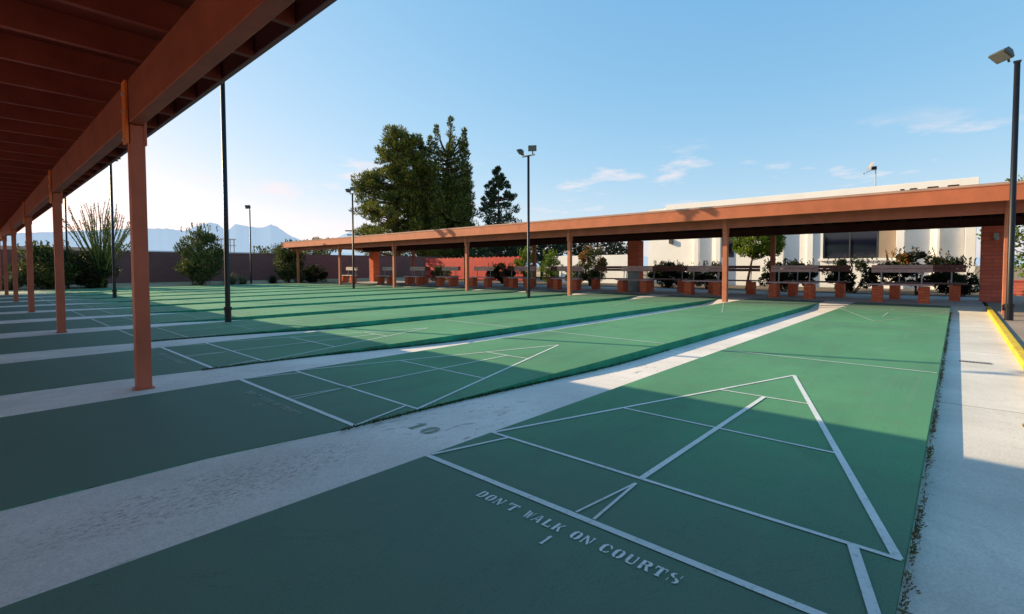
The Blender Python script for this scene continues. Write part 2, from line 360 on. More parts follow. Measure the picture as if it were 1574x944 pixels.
# ------------------------------------------------------------------ shuffleboard courts
def court(k):
    t = empty('shuffleboard_court', (-P*k, 0, 0))
    W0, W1 = CL, CR
    # slab outline: right edge pulls in a little over the standing area
    right = [(W1-.13 if k else W1, Y0), (W1-.12 if k else W1, -.75), (W1-.07 if k else W1, -.4), (W1-.02 if k else W1, -.12), (W1, .1), (W1, Y1)]
    left = [(W0, Y1), (W0, Y0)]
    out = right + left
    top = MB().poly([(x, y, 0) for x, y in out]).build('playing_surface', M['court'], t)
    sd = MB()
    for i in range(len(out)):
        a, b = out[i], out[(i+1) % len(out)]
        n = max(1, int(math.hypot(b[0]-a[0], b[1]-a[1])/1.0)); 
        sd.poly([(a[0],a[1],-.15),(b[0],b[1],-.15),(b[0],b[1],-.0005),(a[0],a[1],-.0005)])
    sd.build('slab_edge', M['side'], t)
    for s in (0, 1):
        mb = MB(); z = [.003]
        def L(x0, y0, x1, y1, w):
            if s: y0, y1 = 11.887-y0, 11.887-y1
            d = Vector((x1-x0, y1-y0, 0)); n = Vector((-d.y, d.x, 0)).normalized()*w*.39; z[0] += .00012
            a = Vector((x0, y0, z[0])); b = Vector((x1, y1, z[0])); mb.poly([a-n, b-n, b+n, a+n])
        L(W0+.005, 0, W1-.005, 0, .040)
        L(-.915, 1.5*F, .905, 1.5*F, .027)
        L(-.905, 1.5*F, 0, 10.5*F, .028); L(.895, 1.5*F, 0, 10.5*F, .040 if not (s or k) else .028)
        L(-.61, 4.5*F, .60, 4.5*F, .024); L(-.30, 7.5*F, .29, 7.5*F, .024)
        if not s:
            L(0.005, 1.5*F, .012, 7.5*F, .036 if k == 0 else .026)
            L(-.905, .02, -.78, 1.5*F, .024); L(.893, .02, .775, 1.5*F, .04 if k == 0 else .024)
        else:
            L(0.005, 3.6*F, .012, 7.0*F, .03); L(-.905, .02, -.78, 1.5*F, .024); L(.893, .02, .775, 1.5*F, .024)
        L(-.037, .02, .010, 1.31*F, .014); L(.042, .02, .012, 1.31*F, .016)
        L(W0+.01, 13.5*F, W1-.01, 13.5*F, .024)
        mb.build('court_lines', M['line'] if (k < 3 and not s) else M['linef'], t)
    if k < 3:
        tm = M['text'] if k == 0 else M['textf']
        for wtxt, xc in (("DON'T", -.322), ('WALK', -.090), ('ON', .079), ('COURTS', .292)):
            text_mb(wtxt, xc, -.138, .0365, .052, .0105 if len(wtxt) > 4 else .009, .003).build('stencilled_word', tm, t)
        text_mb('123'[k], -.005, -.235, .026, .062, 0, .003).build('court_number', tm, t)
    return t
nth = ['first court, nearest the yellow kerb, long side lines ending at the weedy crack', 'second court from the yellow kerb, with a worn faint stencilled warning',
       'third court from the yellow kerb, just beyond the nearest orange post', 'fourth court from the yellow kerb, between the nearest post and the nearest light pole',
       'fifth court from the yellow kerb, just beyond the nearest light pole', 'sixth court from the yellow kerb, seventh from the gravel',
       'seventh court from the yellow kerb, sixth from the gravel', 'eighth court from the yellow kerb, fifth from the gravel', 'ninth court from the yellow kerb, fourth from the gravel',
       'tenth court from the yellow kerb, third from the gravel bed', 'eleventh court from the yellow kerb, second from the gravel bed', 'farthest green court, beside the gravel bed and block wall']
for k in range(NC):
    tag(court(k), nth[k] if k in (11,) else 'green ' + nth[k], 'court', 'green shuffleboard courts side by side')

M['scrawl'] = line_mat('rust_chalk', .9, (.55,.45,.43), .38)
o = text_mb('10', -1.27, .20, .085, .115, .03, zg(.26)+.004).build('ground_number', M['scrawl']); tag(o, 'faded reddish number scrawled on the concrete strip between the first two courts', 'marking')
# drain grate in the side walk
gr = empty('drain_grate', (1.17, 5.45, zwalk(5.45)))
b = MB(); b.box(-.12,.12,-.045,.045,-.01,.003); b.build('frame', M['bronze'], gr)
b = MB()
for i in range(9): b.box(-.108+.0262*i, -.108+.0262*i+.012, -.036, .036, .0045, .010)
b.build('grille', M['galv'], gr)
tag(gr, 'small slotted drain grate set in the pale concrete walk', 'drain grate')
# ------------------------------------------------------------------ shelters
YN = -.59; YF = 11.86
def shelter(name, yb, sgn, x0, x1, post_x, roof_y, back_y, fz0, fz1, jdy, near):
    """sgn = +1: courts lie toward +y of the front beam (near shelter); -1: far shelter"""
    t = empty(name, (0,0,0))
    bt0, bt1 = (2.02, 2.34) if near else (1.93, 2.21)
    fr, bk = roof_y, back_y
    lo, hi = min(fr, bk), max(fr, bk)
    jz0, jz1 = (bt1+.002, bt1+.17)
    # roof deck and roofing
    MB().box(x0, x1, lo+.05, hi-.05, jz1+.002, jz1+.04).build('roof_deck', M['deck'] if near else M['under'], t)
    MB().box(x0-.03, x1+.03, lo-.03, hi+.03, jz1+.043, jz1+.075).build('roofing', M['roofing'], t)
    # fascia boards
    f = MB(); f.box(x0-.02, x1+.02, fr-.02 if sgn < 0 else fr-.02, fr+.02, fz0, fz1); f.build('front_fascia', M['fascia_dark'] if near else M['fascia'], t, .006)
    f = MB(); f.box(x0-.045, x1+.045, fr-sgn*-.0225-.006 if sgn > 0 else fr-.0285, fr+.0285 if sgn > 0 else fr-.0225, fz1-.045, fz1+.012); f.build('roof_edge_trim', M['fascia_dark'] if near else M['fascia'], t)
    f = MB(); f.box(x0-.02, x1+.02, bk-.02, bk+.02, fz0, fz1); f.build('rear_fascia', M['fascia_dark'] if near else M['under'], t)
    for xx in (x0, x1):
        f = MB(); f.box(xx-.018, xx+.018, lo+.022, hi-.022, fz0, fz1); f.build('end_fascia', M['fascia'], t)
    # front beam and rear beam
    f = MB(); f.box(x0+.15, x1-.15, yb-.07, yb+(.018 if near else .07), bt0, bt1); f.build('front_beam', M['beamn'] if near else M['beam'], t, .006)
    yr = bk + sgn*1.1 if near else 16.75
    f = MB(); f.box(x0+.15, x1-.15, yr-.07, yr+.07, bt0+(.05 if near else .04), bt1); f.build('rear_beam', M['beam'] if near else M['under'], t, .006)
    # joists, each across the roof
    n = int((x1-x0)/.62); 
    base = None
    for i in range(n+1):
        xj = x1 - .12 - i*(x1-x0-.24)/n
        if base is None:
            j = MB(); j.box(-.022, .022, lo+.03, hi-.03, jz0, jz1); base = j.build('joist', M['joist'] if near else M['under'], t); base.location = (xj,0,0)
        else:
            c = base.copy(); COL.objects.link(c); c.parent = t; c.location = (xj,0,0)
    # posts with strap plates
    for px in post_x:
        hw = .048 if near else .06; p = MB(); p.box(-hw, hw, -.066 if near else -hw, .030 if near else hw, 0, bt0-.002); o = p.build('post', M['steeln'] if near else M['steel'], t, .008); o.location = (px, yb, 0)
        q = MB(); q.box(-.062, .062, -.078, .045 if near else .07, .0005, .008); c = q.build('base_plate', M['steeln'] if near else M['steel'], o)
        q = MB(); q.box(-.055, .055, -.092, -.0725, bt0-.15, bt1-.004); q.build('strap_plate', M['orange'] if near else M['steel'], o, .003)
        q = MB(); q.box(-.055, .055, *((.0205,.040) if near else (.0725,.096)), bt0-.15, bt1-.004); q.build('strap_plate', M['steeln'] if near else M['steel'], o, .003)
        for zz in (bt0-.12, bt0+.09, bt0+.22):
            for s in ((-1,) if near else (-1, 1)):
                q = MB().tube([(0, s*.090, 0), (0, s*.103, 0)], .012, 6).build('bolt', M['galv'], o); q.location = (0, 0, zz)
    return t, yr
near_x = [-3.665-2*P*k for k in range(-1, 6)]
far_x = [1.72] + [-3.513-2*P*k for k in range(0, 6)]
ns, nyr = shelter('shade_shelter', YN, 1, -29.4, 3.2, near_x, -.15, -5.2, 2.362, 2.60, 0, True)
tag(ns, 'dark red open shade shelter overhead, seen from underneath on the left', 'shelter', 'long open shade shelters')
fs, fyr = shelter('shade_shelter', YF, -1, -29.35, 3.0, far_x, 11.30, 18.0, 2.12, 2.45, 0, False)
tag(fs, 'long orange-brown open shelter over the benches at the far end of the courts', 'shelter', 'long open shade shelters')
# conduit box on a beam? rear supports of far shelter
for px, wd in ((1.74,.56), (-8.72,.46), (-27.9,.5)):
    p = MB(); p.box(-wd/2, wd/2, -.24, .24, -.04, 1.968); o = p.build('brick_pillar', M['brickp'] if px > -20 else M['brick'], fs, .006); o.location = (px, 16.75, 0)
    if px > 0:
        l = MB(); l.box(-.05,.05,-.30,-.243,1.62,1.78); l.tube([(0,-.29,1.60),(0,-.29,1.64)],.05,10); l.build('wall_lamp', M['galv'], o)
for px in (-3.62, -14.05, -18.9, -23.6):
    p = MB(); p.box(-.07,.07,-.07,.07,-.015,1.968); o = p.build('rear_post', M['beam'], fs, .006); o.location = (px, 16.75, 0)
for px in (2.9, -8.7, -20, -29):
    p = MB(); p.box(-.24,.24,-.24,.24,-.02,2.068); o = p.build('brick_pillar', M['brickp'], ns, .006); o.location = (px, nyr, 0)

# ------------------------------------------------------------------ benches
def bench(sep, length, pl, seat_z=.445):
    t = empty('bench', (0,0,0))
    for s in (-1, 1):
        p = MB(); p.box(-.115,.115,-.17,.17,-.02,seat_z-.045); o = p.build('brick_pier', M['brick'], t, .006); o.location = (s*sep/2, 0, 0)
        p = MB(); p.box(-.03,.03,-.16,.20,seat_z-.0445,seat_z-.024); p.box(-.02,.02,.20,.225,seat_z-.044,seat_z-.0)
        p.tube([(0,.212,seat_z-.03),(0,.235,seat_z+.2),(0,.27,.95)], .016, 8); o = p.build('back_support', M['galv'], t); o.location = (s*sep/2*.88, 0, 0)
    p = MB()
    for y0, y1 in ((-.20,-.065), (-.055,.075), (.085,.195)): p.box(-length/2, length/2, y0, y1, seat_z-.023, seat_z+.018)
    p.build('seat', pl, t, .005)
    p = MB()
    for z0, z1, yy in ((.755,.848,.232), (.858,.955,.243)):
        p.box(-length/2*.96, length/2*.96, yy-.03, yy-.004, z0, z1)
    p.build('backrest', pl, t, .005)
    return t
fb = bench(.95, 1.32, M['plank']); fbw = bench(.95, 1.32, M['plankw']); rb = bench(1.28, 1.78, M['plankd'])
FX = [(-.08,14.75),(-2.65,14.98),(-5.28,15.0),(-7.88,15.05),(-10.95,15.1),(-13.35,15.0),(-15.9,14.95),(-18.1,14.7),(-20.65,14.6),(-23.2,14.5),(-26.9,14.3)]
FLAB = ['mauve plank bench on brick piers nearest the yellow kerb, in the front row', 'front-row plank bench beside the second far post from the kerb, orange-red brick piers',
 'front-row bench directly left of the big orange post near the building, mauve planks', 'front-row bench in front of the grey bin and middle brick pillar',
 'front-row bench just left of the far post near the flowering shrub', 'front-row bench under the shelter by the black twin-lamp pole', 'front-row bench between the twin-lamp pole and the next post to its left',
 'pale plank bench in front of the red fence, sunlit seat ends', 'pale plank bench left of the red fence, ninth in the front row', 'pale plank bench second from the far end of the front row', 'pale sunlit plank bench at the far open end of the shelter']
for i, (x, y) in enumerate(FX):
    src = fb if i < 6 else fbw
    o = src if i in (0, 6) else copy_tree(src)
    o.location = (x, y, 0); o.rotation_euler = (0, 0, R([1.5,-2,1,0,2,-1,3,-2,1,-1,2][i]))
    tag(o, FLAB[i], 'bench', 'plank benches on brick piers under the far shelter')
RX = [.33,-2.27,-4.82,-7.25,-9.7,-12.1,-14.8,-19.6,-22.2]
RLAB = ['dark plank bench in the rear row before the orange flowering bush', 'dark rear-row bench in front of the round dark hedge, seen between two front benches', 'dark rear-row bench in front of the small leaning tree',
 'dark rear-row bench in front of the low dark hedge, right of the middle brick pillar', 'dark rear-row bench in front of the white wall, left of the middle brick pillar', 'dark rear-row bench next to the orange and green shrub',
 'dark rear-row bench by the yellow-green shrub', 'dark rear-row bench before the red fence, second from the far end', 'dark rear-row bench farthest from the kerb']
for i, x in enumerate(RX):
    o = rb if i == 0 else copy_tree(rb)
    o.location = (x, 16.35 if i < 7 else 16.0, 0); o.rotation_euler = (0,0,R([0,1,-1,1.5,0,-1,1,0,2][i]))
    tag(o, RLAB[i], 'bench', 'plank benches on brick piers under the far shelter')

bn = empty('waste_bin', (-8.35, 15.9, -.015))
MB().tube([(0,0,0),(0,0,.02),(0,0,.70),(0,0,.72)], [.20,.21,.22,.215], 20).build('body', M['grey'], bn)
MB().tube([(0,0,.722),(0,0,.75),(0,0,.82)], [.23,.23,.12], 20).build('lid', M['grey'], bn)
tag(bn, 'grey cylindrical waste bin standing before the middle brick pillar', 'bin')

# ------------------------------------------------------------------ light poles
def floodlight(parent, yaw, tilt, off, sz=1.0):
    f = empty('floodlight', off); f.parent = parent; f.rotation_euler = (0, 0, R(yaw))
    m = Matrix.Translation((0,-.10,.05)) @ Matrix.Rotation(R(tilt), 4, 'X')
    p = MB(); w0, h0, w1, h1 = .16*sz, .11*sz, .09*sz, .05*sz     # flared reflector body: wide at the lens, narrow at the back
    for a, b, yy in ((w0,h0,-.09*sz),(w0,h0,-.05*sz),(w1,h1,.08*sz)):
        p.v += [tuple(m @ Vector(q)) for q in ((-a,yy,-b),(a,yy,-b),(a,yy,b),(-a,yy,b))]
    p.f += [(0,1,2,3),(11,10,9,8)] + [(r*4+q, r*4+4+q, r*4+4+(q+1)%4, r*4+(q+1)%4) for r in (0,1) for q in range(4)]
    p.build('lamp_housing', M['bronze'], f, .008)
    p = MB(); p.obox(m @ Matrix.Translation((0,-.094*sz,0)), .28*sz, .006, .185*sz); p.build('lens', M['lens'], f)
    p = MB(); p.tube([(0,0,-.10),(0,-.02,-.04),(0,-.08,.0)], .018, 8); p.build('bracket', M['bronze'], f)
    return f
def pole(x, y, h, heads, collar=True, r=.042, zb=-.10):
    t = empty('light_pole', (x, y, zb)); h = h - zb
    MB().tube([(0,0,0),(0,0,.03),(0,0,h)], [r,r,r*.86], 14).build('shaft', M['black'], t, 0, True)
    c = MB(); c.tube([(0,0,0),(0,0,.34)], r*1.25, 12); c.tube([(0,0,.30),(0,0,.36)], r*1.5, 12); c.box(-r*1.9,-r*.6,-.035,.035,.24,.34); c.build('base_sleeve', M['black'], t, 0, False)
    MB().box(-.24 if len(heads) > 1 else -.05, .24 if len(heads) > 1 else .05, -.02, .02, h+.002, h+.035).build('crossarm', M['bronze'], t)
    for (yaw, tilt, dx) in heads: floodlight(t, yaw, tilt, (dx, 0, h+.135), .76 if len(heads) > 1 else .95)
    return t
tag(pole(-8.33, 1.50, 4.25, [(150,-35,-.2),(210,-35,.2)]), 'tall black light pole standing nearest, rising past the overhead roof edge', 'light pole', 'black light poles along the courts')
tag(pole(-18.75, 1.60, 4.2, [(150,-35,-.2),(210,-35,.2)]), 'black light pole in front of the tall spiky ocotillo', 'light pole', 'black light poles along the courts')
tag(pole(-29.0, 1.55, 4.2, [(180,-35,0)], zb=-.03), 'thin black light pole behind the left side of the ocotillo', 'light pole', 'black light poles along the courts')
tag(pole(1.70, 10.75, 4.43, [(-50,52,-.10)], r=.047), 'black light pole beside the yellow kerb, one lamp facing left', 'light pole', 'black light poles along the courts')
tag(pole(-8.54, 9.8, 4.22, [(-75,35,-.17),(35,8,.17)]), 'black light pole before the far shelter with two floodlights, right one square', 'light pole', 'black light poles along the courts')
tag(pole(-18.54, 9.8, 4.12, [(-75,35,-.17),(35,8,.17)]), 'black twin-lamp light pole left of the big pine', 'light pole', 'black light poles along the courts')
tag(pole(-29.3, 9.5, 4.25, [(30,20,0)], zb=-.03), 'small far black light pole in front of the block wall', 'light pole', 'black light poles along the courts')

# ------------------------------------------------------------------ building
bd = empty('building', (0,0,0))
BY = 25.0
w = MB(); w.box(-12.3, -3.62, BY, BY+8, -.05, 4.2); w.box(-.92, 1.52, BY, BY+8, -.05, 4.2); w.box(-3.62,-.92,BY,BY+8,-.05,1.24); w.box(-3.62,-.92,BY,BY+8,3.3,4.2)
w.build('wall', M['stucco'], bd)
p = MB(); p.box(-11.2, 1.56, BY-.16, BY-.003, 3.35, 4.36); p.build('parapet', M['stuccow'], bd, .01)
for x0, x1, d in ((-.93,-.66,.28), (.36,.46,.30), (1.20,1.52,.26), (-5.5,-5.2,.22), (-4.25,-4.0,.10), (-9.55,-9.3,.22), (-8.4,-8.15,.25)):
    p = MB(); p.box(x0, x1, BY-d, BY-.004, -.05, 3.346); p.build('pilaster', M['stuccow'], bd, .01)
p = MB(); p.box(-3.75,-.95,BY-.10,BY-.003,1.16,1.27); p.build('window_sill', M['stuccow'], bd, .006)
fw = empty('window', (0,0,0)); fw.parent = bd
MB().box(-3.60,-1.56,BY+.06,BY+.08,1.262,3.298).build('pane', M['glass'], fw)
fr = MB()
for a in (-3.61,-2.62,-1.62): fr.box(a, a+.05, BY+.02, BY+.058, 1.262, 3.296)
fr.build('frame', M['bronze'], fw)
MB().box(-1.56,-.935,BY+.03,BY+.09,1.262,3.298).build('infill_panel', M['beige'], bd)
fw = empty('window', (0,0,0)); fw.parent = bd
MB().box(-8.14,-7.55,BY-.012,BY-.004,1.4,2.9).build('pane', M['glass'], fw)
fr = MB(); fr.box(-8.148,-8.10,BY-.03,BY-.013,1.4,2.9); fr.box(-7.59,-7.54,BY-.03,BY-.013,1.4,2.9); fr.build('frame', M['bronze'], fw)
l = MB(); l.box(-11.0,-10.8,BY-.15,BY-.004,2.2,2.45); l.build('wall_lamp', M['bronze'], bd)
# number on the parapet
g4 = MB(); xs = -.88
for c, xx in (('1',-.98),('0',-.62),('5',-.02),('5',.60)):
    for poly in glyph(c): g4.poly([(xx+px*.40, BY-.166-.0005*(len(g4.f) % 3), 3.52+py*.62) for px, py in poly])
g4.build('building_number', M['dark'], bd)
tag(bd, 'white stucco building with pilasters, dark window and number on its parapet', 'building')
# satellite dish
ds = empty('satellite_dish', (-1.92, 27.0, 4.2), 0, .8)
MB().tube([(0,0,0),(0,0,1.62)], .035, 10).build('mast', M['galv'], ds)
d = MB(); nr, nk = 5, 20
D = Matrix.Translation((-.26,-.12,1.72)) @ Matrix.Rotation(R(-58),4,'Z') @ Matrix.Rotation(R(62),4,'X')
for i in range(nr+1):
    r_ = .30*i/nr
    for k in range(nk):
        a = 2*PI*k/nk; d.v.append(tuple(D @ Vector((r_*math.cos(a), r_*math.sin(a)*1.1, -.10+.9*r_*r_))))
for i in range(nr):
    for k in range(nk): d.f.append((i*nk+k, i*nk+(k+1)%nk, (i+1)*nk+(k+1)%nk, (i+1)*nk+k))
d.build('reflector', M['dish'], ds, 0, True)
MB().tube([(0,0,1.5),(-.2,-.1,1.48),(-.52,-.36,1.30)], .018, 8).build('feed_arm', M['galv'], ds)
MB().tube([(-.50,-.34,1.31),(-.57,-.40,1.27)], .045, 10).build('feed_horn', M['galv'], ds)
MB().box(-.20,.05,-.10,.06,1.52,1.70).build('mount', M['black'], ds)
tag(ds, 'small satellite dish on a mast on the white building roof', 'satellite dish')
# low white wall, red fence, block walls
wl = MB(); wl.box(-18.6,-12.32,24.0,24.2,-.05,1.62); tag(wl.build('garden_wall', M['stuccow'], None, .01), 'low white wall joining the white building on its left', 'wall')
rf = empty('fence', (0,0,0))
s = MB(); x = -30.4; i = 0
while x < -20.2: s.box(x, x+.135, 23.0, 23.03, .05, 1.58+.03*((i*7)%3)); x += .15; i += 1
s.build('slat_panel', M['redfence'], rf)
for xx in (-30.3,-27.8,-25.3,-22.8,-20.3):
    MB().box(xx-.05,xx+.05,23.033,23.13,-.05,1.66).build('fence_post', M['redfence'], rf)
MB().box(-30.3,-20.25,23.034,23.075,.3,.4).build('rail', M['redfence'], rf)
tag(rf, 'bright red vertical-slat fence behind the shelter', 'fence')
def wallbox(x0, x1, y0, y1, h, label, mat='block'):
    t = empty('block_wall', (0,0,0))
    MB().box(x0,x1,y0,y1,-.06,h).build('wall', M[mat], t)
    MB().box(x0-.02,x1+.02,y0-.02,y1+.02,h+.001,h+.05).build('coping', M[mat], t)
    return tag(t, label, 'wall', 'block boundary walls')
wallbox(-32.4,-32.2,-14,34,1.78,'long reddish-brown concrete block wall behind the gravel bed on the left')
wallbox(2.3, 9, 21.0, 21.2, .42, 'low reddish block wall right of the right-hand brick pillar', 'brickp')

# ------------------------------------------------------------------ vegetation
def leafquad(mb, p, n, u, l, w):
    n = n.normalized(); u = u.normalized(); s = n.cross(u)
    if s.length < 1e-4: s = Vector((1,0,0))
    s = s.normalized()*w
    k = len(mb.v)
    mb.v += [tuple(p-u*l*.5), tuple(p+s*.5), tuple(p+u*l*.5), tuple(p-s*.5)]; mb.f.append((k,k+1,k+2,k+3))
def rv(): 
    while 1:
        v = Vector((random.uniform(-1,1), random.uniform(-1,1), random.uniform(-1,1)))
        if .05 < v.length < 1: return v
def clump(mb, c, r, n, l, w, up=.3, flat=.7):
    c = Vector(c)
    for _ in range(n):
        v = rv(); v *= random.uniform(.75,1.05)/max(.35, v.length)**.6
        p = c + Vector((v.x*r, v.y*r, v.z*r*flat))
        d = (v.normalized() + rv()*.9 + Vector((0,0,up)))
        leafquad(mb, p, rv(), d, l*random.uniform(.6,1.3), w*random.uniform(.7,1.3))
def limbs(mb, base, tips, r0):
    for t in tips:
        t = Vector(t); b = Vector(base(t)); mid = (b+t)/2 + Vector((0,0,-.08*(t-b).length)); mb.tube([b, mid, t], [r0, r0*.6, r0*.2], 6)
def tree(name, loc, H, tr, cl, leaf, mat, label, cat='tree', group=None, n=160, trunk_top=.85, lean=(0,0)):
    t = empty(name, loc)
    tk = MB(); top = Vector((lean[0], lean[1], H*trunk_top))
    tk.tube([(0,0,-.1),(lean[0]*.25,lean[1]*.2,H*.25),(lean[0]*.6,lean[1]*.6,H*.55),tuple(top)], [tr,tr*.8,tr*.5,tr*.15], 9)
    def base(p):
        z = max(H*.12, min(H*trunk_top, p.z - .35*math.hypot(p.x,p.y))); f = z/(H*trunk_top); return (lean[0]*f, lean[1]*f, z)
    limbs(tk, base, [c[0] for c in cl[::2]], tr*.25)
    tk.build('trunk', M['bark'], t, 0, True)
    mb = MB()
    for c, r, fl in cl: clump(mb, c, r, int(n*(r/ .8)**1.6) if r > .3 else n//2, leaf[0], leaf[1], leaf[2] if len(leaf) > 2 else .3, fl)
    mb.build('crown', M[mat], t)
    return tag(t, label, cat, group)

# camera-independent local axis: U across the row of trees, V in depth
U = Vector((.7414,.671,0)); V = Vector((-.671,.7414,0))
def uv(u, v, z): p = U*u + V*v; return (p.x, p.y, z)
# big pine: broad, lobed, open
random.seed(11)
cl = []
outline = [(-2.3,3.5,4.5,1.6),(-3.9,4.2,1.6,.7),(-4.9,3.2,1,.5),(-2.6,5.8,3.5,1.5),(-3.9,6.6,1.6,1.1),(-4.3,8.3,1.4,.9),(-3.2,9.0,1.5,.9),(-2.0,8.0,2,1.3),(-1.4,10.2,1.8,1.1),(-1.6,11.7,1.7,1.0),(-.6,12.8,1.6,.9),(.4,12.3,1.7,1.1),(1.3,11.6,1.6,1.1),(.9,10.2,2,1.3),(1.0,8.3,2,1.5),(0,6.6,2.2,1.6),(1.6,6.0,2,1.4),(-.4,4.8,2.4,1.5),(1.4,4.0,2,1.3),(-.6,9.4,1.8,.9),(2.4,9.4,1.5,1.2),(2.4,7.2,1.5,1.2)]
for (u, z, vr, s) in outline:
    u = u*.80 + .75
    for _ in range(int(11+5*s)):
        a = random.uniform(0, 2*PI); rr = random.random()**.5
        cl.append((uv(u+math.cos(a)*rr*s*.95, random.uniform(-vr, vr), z+math.sin(a)*rr*s*.8), random.uniform(.38,.85), random.uniform(.45,.75)))
tree('pine_tree', (-37.0, 24.8, -.1), 13.6, .42, cl, (.38,.075,.5), 'pine', 'large broad open-branched pine, tallest on the left of the tree group', 'tree', 'tall trees beyond the shelter', n=185)
# spired tree
random.seed(5)
cl = []
for (u, ztop, sw) in ((-2.6,12.2,.75),(-1.7,12.9,.7),(-.8,13.3,.7),(.25,14.4,.75),(1.1,12.4,.65),(1.45,13.5,.5),(1.75,11.9,.55),(1.8,9.9,.6),(-3.0,10.6,.9),(.4,10.0,1.2),(-1.2,9.0,1.3)):
    v0 = random.uniform(-1.2,1.2); z = ztop
    while z > 1.8:
        f = (ztop-z)/ztop; wv = sw*(.16+min(1,f*2.5)*1.0)
        for _ in range(2 if f > .1 else 1):
            cl.append((uv(u*(1-.35*max(0,f-.5))+random.uniform(-wv,wv)*.8, v0+random.uniform(-1,1)*wv*1.4, z), .22+wv*.42, 1.0))
        z -= .38
tree('spired_tree', (-33.5, 28.0, -.1), 13.0, .45, cl, (.34,.085,.9), 'spire', 'tall dark evergreen with several pointed spires, right beside the broad pine', 'tree', 'tall trees beyond the shelter', n=140)
# smaller conifer
random.seed(9)
cl = []
z = 9.4
while z > 1.5:
    f = (9.5-z)/8; wv = 3.3*f**.8+.16
    for a in range(int(4+15*f)):
        an = random.uniform(0,2*PI); rr = random.uniform(.35,1.0)
        cl.append(((math.cos(an)*wv*rr, math.sin(an)*wv*rr, z-rr*.3*f+random.uniform(-.15,.15)+.25*(rr > .8)), .20+.25*f, .8))
    z -= .42
tree('conifer', (-28.3, 29.2, -.1), 9.2, .22, cl, (.32,.09,.6), 'conifer', 'smaller open dark conifer right of the two tallest trees', 'tree', 'tall trees beyond the shelter', n=150)
random.seed(21)
def blobtree(loc, rx, ry, z0, z1, mat, label, name='tree', nclump=45, cr=.45, leaf=(.16,.07,.2), n=150, tr=.08, cat='tree', group=None, lean=(0,0), power=.6):
    cl = []
    for _ in range(nclump):
        v = rv(); v = v.normalized()*(v.length**power); zz = (z0+z1)/2 + v.z*(z1-z0)/2*.92
        cl.append(((v.x*rx+lean[0], v.y*ry+lean[1], zz), cr*random.uniform(.5,1.15), .8))
    return tree(name, loc, z1, tr, cl, leaf, mat, label, cat, group, n, .8, lean)
# background trees behind fence and building
blobtree((-31.5,33,-.1), 3.2,2.2,1.4,4.6,'olive','olive green tree behind the red fence, below the spired tree', nclump=60, cr=.7, leaf=(.25,.1), tr=.15, group='background trees behind the fence')
blobtree((-25,31,-.1), 2.6,2.0,1.2,3.9,'conifer','dark round tree behind the right end of the red fence', nclump=50, cr=.7, leaf=(.25,.1), tr=.15, group='background trees behind the fence')
blobtree((-19.5,31,-.1), 2.8,2,1.3,3.6,'hedge','dark tree behind the low white wall', nclump=50, cr=.6, leaf=(.25,.1), tr=.15, group='background trees behind the fence')
blobtree((-36.5,17.0,-.1), 2.2,1.6,1.2,3.3,'olive','low olive tree beyond the block wall seen under the shelter end', nclump=36, cr=.6, leaf=(.25,.1), tr=.12, group='background trees behind the fence')
blobtree((3.3,23.6,-.1), 1.6,1.4,.5,4.3,'bright','bright green tree behind the light pole at the right edge', nclump=80, cr=.5, leaf=(.13,.07), tr=.1)
# small leaning tree before the building
blobtree((-5.5,20.2,-.05), .95,.8,1.35,2.6,'bright','small round green tree with a thin leaning trunk before the white building', nclump=75, cr=.27, leaf=(.09,.05), n=420, tr=.06, lean=(.42,0), power=.4)

def shrub(loc, rx, ry, z0, z1, mat, label, n=40, cr=.2, leaf=(.09,.045,.3), name='shrub', cat='shrub', group='shrubs behind the benches', dens=260, top=None):
    t = empty(name, loc)
    st_ = MB(); mb = MB(); tb = MB()
    for i in range(7):
        a = random.uniform(0,2*PI); st_.tube([(random.uniform(-.08,.08),random.uniform(-.08,.08),-.02),(math.cos(a)*rx*.4,math.sin(a)*ry*.4,z1*.45),(math.cos(a)*rx*.75,math.sin(a)*ry*.75,z1*.8)],[.022,.014,.005],5)
    for _ in range(n):
        v = rv(); v = v.normalized()*(v.length**.55); c = (v.x*rx, v.y*ry, (z0+z1)/2+v.z*(z1-z0)/2*.9)
        clump(tb if (top and v.z > .15 and random.random() < .42) else mb, c, cr*random.uniform(.6,1.2), int(dens*random.uniform(.6,1.1)), leaf[0], leaf[1], leaf[2], .9)
    for _ in range(26):   # straggling shoots above the outline
        a = random.uniform(0,2*PI); r_ = random.random(); x, y = math.cos(a)*rx*r_, math.sin(a)*ry*r_; h = z1*random.uniform(.98,1.14)
        for q in range(9): leafquad(mb if not top or random.random() < .5 else tb, Vector((x+random.uniform(-.03,.03), y+random.uniform(-.03,.03), h-q*.035)), rv(), rv()+Vector((0,0,.8)), leaf[0], leaf[1])
    st_.build('stem', M['bark'], t); mb.build('foliage', M[mat], t)
    if tb.f: tb.build('flower', M[top], t)
    return tag(t, label, cat, group)
shrub((-8.8,20.0,-.05), .95,.6,.1,1.14,'hedge','low dark clipped hedge right of the middle brick pillar', 60, dens=230)
shrub((-7.0,20.0,-.05), .78,.6,.1,1.08,'hedge','dark hedge between the pillar hedge and the leaning tree', 40, dens=230)
shrub((-3.95,19.6,-.05), 1.0,.6,.1,1.15,'hedge','dark rounded hedge right of the small leaning tree', 44, dens=240)
shrub((-1.7,19.6,-.05), 1.05,.55,.1,1.2,'hedge','dark loose shrub under the big dark window', 40, dens=200)
shrub((.0,19.8,-.05), .85,.5,.35,1.42,'hedge','tallest shrub with orange-red flowers before the white pilasters', 34, dens=200, top='flower')
shrub((1.05,19.5,-.05), .72,.5,.05,1.18,'hedge','dark leafy shrub beside the right-hand brick pillar', 34, dens=220)
shrub((-12.7,19.6,-.05), .75,.6,.1,1.85,'olive','upright green shrub with orange-red tips before the white wall', 44, cr=.24, dens=220, top='flower')
